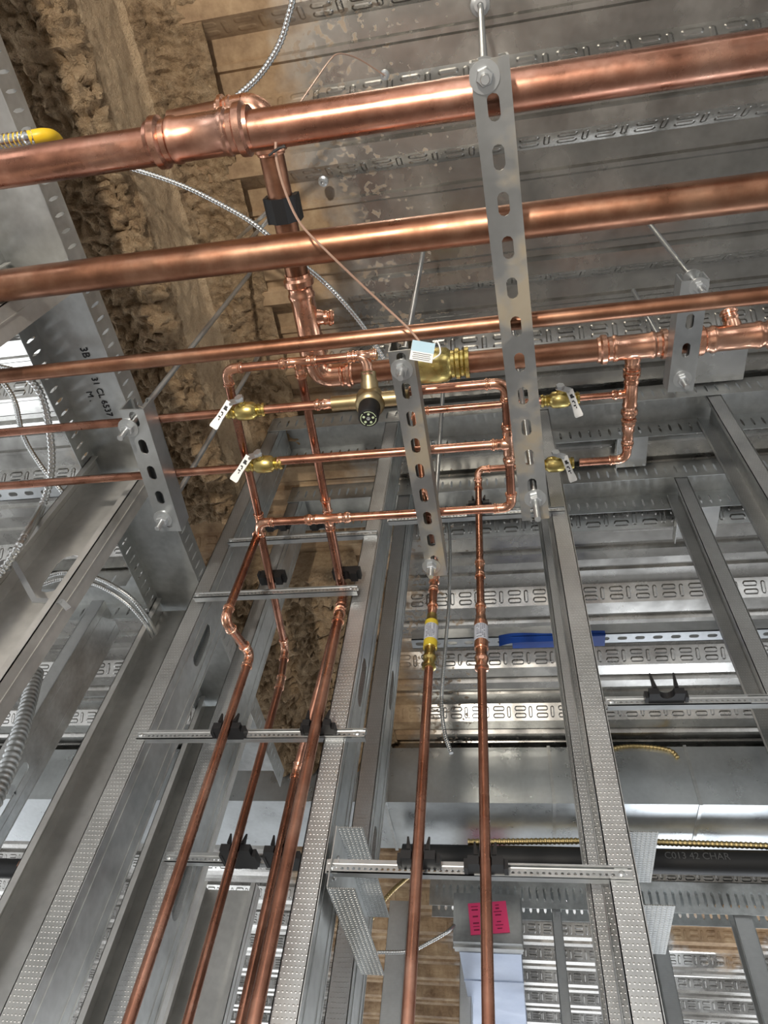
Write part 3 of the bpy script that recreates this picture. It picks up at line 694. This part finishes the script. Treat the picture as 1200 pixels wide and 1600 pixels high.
p_ = at(425,826,'y',RY-.01); clamp('black clamp at the top rail, hidden behind the left loop elbow', p_.x+.01, RY-.012, p_.z, .0078, .02, ax='y', h=.018)
p_ = at(502,824,'y',RY-.01); clamp('black clamp at the top rail, behind the loop tee', p_.x, RY-.012, p_.z, .0078, .02, ax='y', h=.018)
p_ = rz(1042,1078,YR); clamp('empty black clamp with two raised ears on the right rail', p_.x, YR+.005, p_.z, .010, .018, empty=True, w=.05)
# black clamp holding the thick branch pipe
c = q(437,327,ZH); 
T = thing('pipe_clamp', 'large black square clamp around the thick branch pipe below the top main', 'pipe clamp', c)
d = (V((pB.x,yA,ZH))-V((pA.x,pA.y,ZH))).normalized(); s_ = d.cross(Z)
t_ = ((c-pA).dot(d)); c = pA+d*t_
mb = MB(); n = 8; ring = [c+(s_*math.cos(PI/8+2*PI*k/n)+Z*math.sin(PI/8+2*PI*k/n))*.0285 for k in range(n)]
mb.rings([[p-d*.021 for p in ring],[p+d*.021 for p in ring]]); mb.build('clamp_band', M_black, T, smooth=False)
for e in (-1,1): MB().obox(c+s_*e*.026+Z*.004, d, s_, Z, .044, .008, .030).build('clamp_ear', M_black, T, smooth=False)
e0 = c-s_*.026+Z*.01; T2 = thing('strut_brace', 'shiny slanting double rod brace left of the large black clamp', 'brace', e0)
for o_ in (0,.012): MB().tube([e0+Y*o_, q(372+o_*900,372,1.70)+V((0,o_,0))], .004, 10).build('threaded_rod', M_zinc, T2)

# ------------------------------------------------------------------ cables
def armour(label, pts, r, m, pitch=.0065, name='armoured_cable', group='spiral steel armoured cables', depth=.16, cat='cable', n=10):
    P = spline(pts, pitch/4); mb = MB().tube(P, lambda i: r*(1+depth*math.sin(i*PI/2)), n)
    return tag(mb.build(name, m, ang=80), label, cat, group)
M_arm = mat('cable_armour', (.62,.63,.62), 1, .26)
zc_ = 1.42
armour('spiral steel cable coming down from the top edge and passing behind the topmost main', [q(462,-20,zc_),q(452,20,zc_),q(436,70,zc_),q(405,118,zc_),q(365,155,zc_),q(322,190,zc_)], .0055, M_arm)
armour('spiral steel cable slanting right below the topmost main toward the large black clamp', [q(150,250,zc_),q(215,266,zc_),q(285,290,zc_),q(350,322,zc_),q(400,352,zc_),q(450,395,zc_),q(500,435,zc_),q(535,470,zc_),q(572,516,zc_),q(600,560,zc_)], .0050, M_arm)
armour('heavy spiral cable hanging in a loop at the left edge over the wide stud', [q(-30,570,1.2),q(0,575,1.18),q(40,588,1.15),q(66,622,1.12),q(78,680,1.10),q(80,735,1.08),q(66,790,1.05),at(38,840,'y',.63),at(5,890,'y',.655),at(-30,925,'y',.66)], .0068, M_arm, pitch=.0085)
armour('thinner spiral cable behind the heavy looped one at the left edge', [q(-5,585,1.45),q(22,625,1.45),q(36,680,1.45),q(62,725,1.45),q(92,762,1.45),q(104,778,1.45)], .0062, M_arm)
armour('curved spiral cable behind the punched wide stud, upper of the two', [at(60,905,'y',.93),at(100,895,'y',.93),at(150,903,'y',.93),at(200,930,'y',.95),at(228,962,'y',1.0),at(243,990,'y',1.10)], .0048, M_arm, pitch=.005)
armour('curved spiral cable behind the punched wide stud, lower of the two', [at(60,915,'y',.92),at(100,905,'y',.92),at(150,914,'y',.92),at(195,940,'y',.95),at(228,975,'y',1.0),at(238,995,'y',1.10)], .0040, M_arm, pitch=.005)
armour('thick ribbed flexible conduit hanging at the left edge', [at(56,1050,'y',.88),at(44,1100,'y',.87),at(28,1155,'y',.86),at(10,1205,'y',.86),at(-14,1260,'y',.85)], .0125, M_galv, pitch=.0105, name='flexible_conduit', cat='conduit', depth=.13, n=18)
armour('thin steel cable hanging down beside the yellow banded check valve', [at(676,690,'z',1.66),at(690,745,'y',1.22),at(702,830,'y',1.22),at(702,930,'y',1.22),at(696,1010,'y',1.22),at(690,1090,'y',1.22),at(694,1140,'y',1.22),at(705,1177,'y',1.22)], .0040, M_arm, pitch=.005)
zj = z1+.0
T = thing('yellow_cable', 'yellow jacketed cable with bright steel spiral above the topmost main at the left edge', 'cable', q(0,222,1.02))
pp = [q(-40,226,1.02),q(0,222,1.02),q(40,216,1.02),q(72,211,1.03),q(88,218,1.06),q(94,238,1.09)]
P = spline(pp, .004); MB().tube(P, .0088, 14).build('jacket', M_yellow, T)
P = spline(pp[:3]+[q(56,214,1.025)], .0016); MB().tube([p+V((0,0,-.0012)) for p in P], lambda i: .0088*(1+.14*math.sin(i*PI/2)), 14).build('spiral_armour', M_arm, T)
# loose bare wires
M_wire = mat('pinkish_wire', (.62,.40,.30), .5, .35)
pw = [q(431,222,.91),q(432,250,.905),q(446,300,.90),q(470,350,.90),q(510,392,.90),q(560,440,.905),q(605,482,.905),q(640,515,.90),q(658,537,.895)]
tag(MB().tube(spline(pw, .008), .0016, 8).build('loose_wire', M_wire), 'thin loose wire hanging from the topmost main across to the paper tag', 'wire')
pw = [q(468,162,1.1),q(490,130,1.3),q(515,95,1.5),q(530,84,1.55),q(560,92,1.62),q(600,117,1.70)]
tag(MB().tube(spline(pw, .01), .0014, 8).build('loose_wire', M_wire), 'thin copper wire arching from behind the topmost main up to a deck clip', 'wire')
tag(MB().lathe(q(436,232,.905), V((1,-.3,0)), [(-.008,.0016),(.008,.0016)], 6).tube([q(420,243,.90),q(436,231,.90),q(446,229,.90)], .0014, 6).build('wire_tie', M_black), 'small black wire tie under the topmost main', 'tie')
# tag card hanging from the wire
c = q(660,549,.885); U_ = V((.96,.27,-.02)).normalized(); V_ = V((-.16,-.79,.60)).normalized(); N_ = U_.cross(V_).normalized(); V_ = N_.cross(U_)
T = thing('paper_tag', 'small pale blue and white paper tag tied at the top of the middle hanger', 'tag', c)
MB().obox(c+V_*.006, U_, V_, N_, .031, .0145, .0008).build('blue_half', M_tagblue, T, smooth=False)
w_ = MB().obox(c-V_*.0075, U_, V_, N_, .031, .0125, .0008).build('white_half', M_white, T, smooth=False)
sN = N_ if N_.dot(-c) > 0 else -N_
mb = MB()
for k in range(4): mb.obox(c-V_*(.0035+k*.0026)+sN*.0006, U_, V_, N_, .025-.002*(k%2), .0007, .0002)
mb.build('printed_text', M_ink, w_, smooth=False)
MB().tube(spline([c+U_*.010+V_*.008, c+U_*.018+V_*.012+Z*.01, c+U_*.024+V_*.002, c+U_*.016-V_*.008], .002), .0011, 8).build('plastic_loop', M_white, T)

# ------------------------------------------------------------------ slotted strips, tape and further bits
def strip(label, x0, x1, y, z, w=.041, pitch=.0508, m=None):
    mb = MB(); hs = []; u = pitch*.5
    while u < x1-x0-.02: hs.append((u, w/2, .028, .0135)); u += pitch
    mb.plate((x0,y-w/2,z), X, Y, Z, x1-x0, w, .0025, hs)
    for s in (-1,1): mb.box((x0,y+s*w/2-(.0025 if s > 0 else 0),z), (x1,y+s*w/2+(0 if s > 0 else .0025),z+.041 if z < 1.65 else z+.018))
    return tag(mb.build('slotted_channel', m or M_strut, smooth=False), label, 'channel', 'long slotted channels under the deck')
strip('long slotted channel just behind the third main, tight under the deck', -.42, 1.4, .755, 1.69)
strip('long slotted channel running level behind the straight risers, with blue tape on it', -.30, 1.9, 1.615, 1.52)
strip('slotted channel crossing behind the cables at the left edge', -1.95, -1.22, .955, 1.52)
a = at(780,1010,'y',1.60); b = at(946,996,'y',1.60)
mb = MB(); vs = []; n = 26
for i in range(n+1):
    t = i/n; x = a.x+(b.x-a.x)*t; w = .034-.012*t+.003*math.sin(t*14); zz = 1.513+.003*math.sin(t*9); sag = -.018*(1-t)
    for (yo, zo) in ((-.024,-.004+sag),(-.024,.010),(-.026,.010),(-.026,-.006+sag)): vs.append((x, 1.615+yo-.001, zz+zo*1.3+(.0 if t > .1 else -.006*(1-t*10))))
n4 = 4; fs = [(i*4+j, i*4+(j+1)%4, i*4+4+(j+1)%4, i*4+4+j) for i in range(n) for j in range(4)]+[(3,2,1,0),(n*4,n*4+1,n*4+2,n*4+3)]
mb.add(vs, fs)
mb.box((a.x+.04,1.588,1.514), (b.x,1.640,1.5165))
tag(mb.build('blue_tape', M_blue, smooth=False), 'strip of blue tape wrapped along the slotted channel behind the risers', 'tape')
for lab, px, py, w in (('small round deck anchor left of the slanting rod, between the top two mains', 505, 283, .012), ('small square deck clip where the arching copper wire ends', 601, 117, .010), ('round grey anchor holding the front hanger rod at the top edge', 750, 8, .020)):
    p_ = q(px,py,1.722); T = thing('deck_anchor', lab, 'anchor', p_)
    MB().lathe(p_, -Z, [(-.004,w),(.004,w*.95),(.006,w*.6),(.018,w*.6),(.018,w*.3),(.010,w*.3)], 20).build('anchor_body', M_zinc, T)
# clip plates under the deck beside the right hand studs
def clip(label, pts, y_, z_, w=.13):
    pass
gC = 'bent sheet metal clips at the right hand studs'
def clip_angle(label, x, y, w, h, z=1.70):
    T = thing('deck_clip', label, 'clip angle', (x, y, z), gC)
    MB().box((x-w,y,z-.002), (x,y+h,z)).build('flat_leg', M_zincs, T, smooth=False)
    mb = MB().box((x-w,y,z-.03), (x-w+.002,y+h,z)); mb.lathe((x-w*.5,y+h*.3,z-.002), -Z, [(0,.006),(.003,.005)], 8); mb.build('turned_leg', M_zincs, T, smooth=False)
    return T
M_zincs = galv('clip_steel', (.62,.63,.62), .22, var=.15)
a = q(1075,590,1.69); clip_angle('wide bent clip plate under the thick tee pipe at right', q(1166,560,1.69).x, q(1100,540,1.69).y, .155, .10, 1.69)
clip_angle('bent clip plate between the two right tracks beside the nearer dark stud', q(1000,690,1.69).x+.02, 1.0, .085, .115, 1.69)
clip_angle('bent clip plate below the far right track beside the second dark stud', q(1110,850,1.69).x+.01, 1.245, .12, .13, 1.69)
# short channels tying the near and far studs together
def brace(label, x, y0, L, zt_, zb_, side, w=.036):
    T = thing('brace_channel', label, 'brace', (x, y0, zb_), 'short knurled brace channels on the studs'); t = .0016
    MB().box((x,y0,zb_), (x+t*side,y0+L,zt_) if side > 0 else (x,y0+L,zt_)).build('web', M_galv, T, smooth=False) if side > 0 else MB().box((x-t,y0,zb_), (x,y0+L,zt_)).build('web', M_galv, T, smooth=False)
    for z_ in (zt_, zb_):
        mb = MB().box((min(x,x+side*w),y0+.004,z_-t/2), (max(x,x+side*w),y0+L,z_+t/2)); mb.build('flange', M_flange2, T, smooth=False)
    for f_ in (.3, .62): MB().lathe((x+side*t*1.1,y0+.018+.02*f_,zb_+(zt_-zb_)*f_), X*side, [(0,.005),(.002,.0045),(.003,.002)], 12).build('screw', M_zinc, T)
    return T
M_flange2 = galv('knurled_brace_steel', (.42,.43,.42), .38, var=.12); gg = G(M_flange2)
u_ = gg.op('FRACT', gg.op('MULTIPLY', gg.x, 1/.0060)); v_ = gg.op('FRACT', gg.op('MULTIPLY', gg.y, 1/.0060)); gg.bump(gg.capsule(u_, v_, .5, .5, .12, .02, .16, .12), .0018, 1)
yb_ = Y1-.012; a = at(526,1290,'y',yb_); b = at(509,1385,'y',yb_)
brace('knurled channel screwed beside the middle stud near the bottom, open toward the risers', (a.x+b.x)/2, yb_, q(583,1432,a.z).y-yb_, a.z, b.z, 1)
yb_ = Y1+.05; a = at(984,1297,'y',yb_); b = at(999,1411,'y',yb_)
brace('knurled channel sticking out behind the lower right stud', (a.x+b.x)/2, yb_, .14, a.z, b.z, 1, .040)
# capped duct with pink notice
YD = 2.95
a, b = at(711,1395,'y',YD), at(813,1475,'y',YD)
T = thing('capped_duct', 'rectangular duct low in the middle, dark capped end with a pink notice', 'duct', (a.x,YD,b.z))
MB().box((a.x-.005,YD,b.z), (b.x+.008,YD+.09,a.z)).build('end_cap', M_galvd, T, smooth=False)
MB().box((a.x+.012,YD+.09,b.z-.002), (b.x,YD+3.2,a.z-.01)).build('duct_body', M_pale, T, smooth=False)
MB().box((a.x-.008,YD+.035,b.z-.006), (b.x+.012,YD+.05,a.z+.004)).build('seam', M_galvd, T, smooth=False)
for k in range(3): MB().box((a.x+.010,YD+.35+k*.75,b.z-.005), (b.x+.002,YD+.365+k*.75,a.z-.008)).build('seam', M_pale, T, smooth=False)
c0, c1 = at(731,1412,'y',YD-.004), at(791,1455,'y',YD-.004)
u = (at(786,1408,'y',YD-.004)-c0).normalized(); v = V((u.z,0,-u.x)); w_, h_ = .152, .118; u0 = c0
P_ = MB().obox(c0+u*w_/2+v*h_/2, u, v, Y, w_, h_, .003).build('pink_notice', M_pink, T, smooth=False)
mb = MB()
for k in range(8):
    for j in range(3):
        if (k > 2 and j == 1) or random.random() < .25: continue
        mb.obox(c0+u*(.025+j*.045)+v*(.014+k*.0125)-Y*.002, u, v, Y, random.uniform(.014,.034), random.uniform(.002,.006), .001)
mb.build('printed_text', M_redink, P_, smooth=False)
# black insulated pipe and the cable lying on it
YB = 2.62; zb = at(1100,1347,'y',YB).z
T = thing('insulated_pipe', 'black foam insulated pipe running level below the long duct', 'pipe', (1,YB,zb))
MB().tube([(-.45,YB,zb),(4,YB,zb)], .042, 20).build('foam_sleeve', M_rub, T)
M_faint = mat('faint_grey_print', (.10,.10,.10), 0, .6)
text('C013 42 CHAR', .034, (at(1040,1345,'y',YB-.043).x, YB-.0435, zb-.012), X, Z, M_faint, 'printed_text', T)
T = thing('insulated_pipe', 'black and copper banded pipe end at the left edge', 'pipe', (-2.4,1.9,0))
pz = at(20,1357,'y',1.9); 
MB().tube([(pz.x-.6,1.9,pz.z),(pz.x+.03,1.9,pz.z)], .027, 18).build('black_pipe', M_rub, T)
mb = MB(); 
for k in range(3): mb.lathe((pz.x+.03+k*.02,1.9,pz.z), X, [(0,.026),(.003,.032),(.016,.032),(.019,.026)], 20)
mb.build('banded_coupling', M_fit, T)
M_gold = mat('brassy_armour', (.55,.42,.20), 1, .3)
armour('brassy spiral cable lying along the top of the black insulated pipe', [(-.2,YB-.02,zb+.048),(.3,YB-.03,zb+.055),(.6,YB-.03,zb+.052),(.95,YB-.02,zb+.05),(1.3,YB,zb+.05)], .011, M_gold, pitch=.016, depth=.14)
armour('grey cable curving in toward the capped duct from the left', [at(590,1488,'y',2.9),at(640,1486,'y',2.9),at(675,1470,'y',2.9),at(700,1455,'y',2.9),at(712,1444,'y',2.97)], .0065, M_arm, pitch=.009)
armour('brown cable rising at the lower middle behind the stud', [at(578,1440,'y',1.232),at(596,1412,'y',1.24),at(615,1390,'y',1.26),at(640,1368,'y',1.30),at(662,1345,'y',1.34)], .0035, M_gold, pitch=.006)
armour('brassy spiral cable arching just over the long duct at right', [at(930,1185,'y',2.385),at(960,1169,'y',2.385),at(1000,1166,'y',2.385),at(1045,1172,'y',2.385),at(1060,1185,'y',2.385)], .008, M_gold, pitch=.012)
# far studs below the distant track
gD = 'thin studs of the distant wall'
for lab, px, w in (('slim pale stud of the distant wall, right of the capped duct', 876, .04), ('dark slim stud of the distant wall at the right edge', 1178, .075), ('dark slim stud of the distant wall behind the lower right braces', 1035, .06), ('slim stud of the distant wall directly above the capped duct', 728, .05), ('pale stud of the distant wall left of the yellow banded riser', 618, .09)):
    x = at(px,1500,'y',3.5).x; zt_ = 1.60
    stud(lab, x+w/2, 3.475, .09, z1=zt_, fl=w, group=gD)
# stud of the room beyond the left wall
stud('grey stud of the next room, seen behind the punched wide stud with cable holes', -1.37, 1.50, .15, z1=1.66, fl=.045, punch=(1.02,.95), group=None, side=-1)
# cable support bracket on the wide stud
T = thing('cable_bracket', 'thin bent steel cable bracket across the punched wide stud', 'bracket', at(50,915,'y',.68))
A = [at(8,884,'y',.672), at(22,880,'y',.672), at(54,938,'y',.675), at(96,940,'y',.677), at(106,950,'y',.682)]
for p_, q_ in zip(A, A[1:]):
    d_ = (q_-p_).normalized(); MB().obox((p_+q_)/2, d_, d_.cross(Y).normalized(), Y, (q_-p_).length+.003, .009, .0025).build('strap', M_strut, T, smooth=False)
MB().lathe(A[0], Y, [(-.008,.008),(.008,.008)], 12).build('cable_clip', M_galvd, T)
# small angled header piece at the left edge
tag(MB().sheet([(0,0),(.14,0),(.14,.05)], .002, at(-30,520,'z',1.25), V((.75,-.66,0)), V((0,0,1)), V((.66,.75,0)), .35).build('steel_angle', M_galv, smooth=False), 'bent steel angle poking in at the left edge under the second main', 'steel angle') if False else None

# everything was laid out relative to the lens; lift it so the floor is at zero
for o in C.objects:
    if o.parent is None and o.type in ('MESH', 'EMPTY'): o.location.z += FH
for o in C.objects:
    if 'wl' in o: del o['wl']
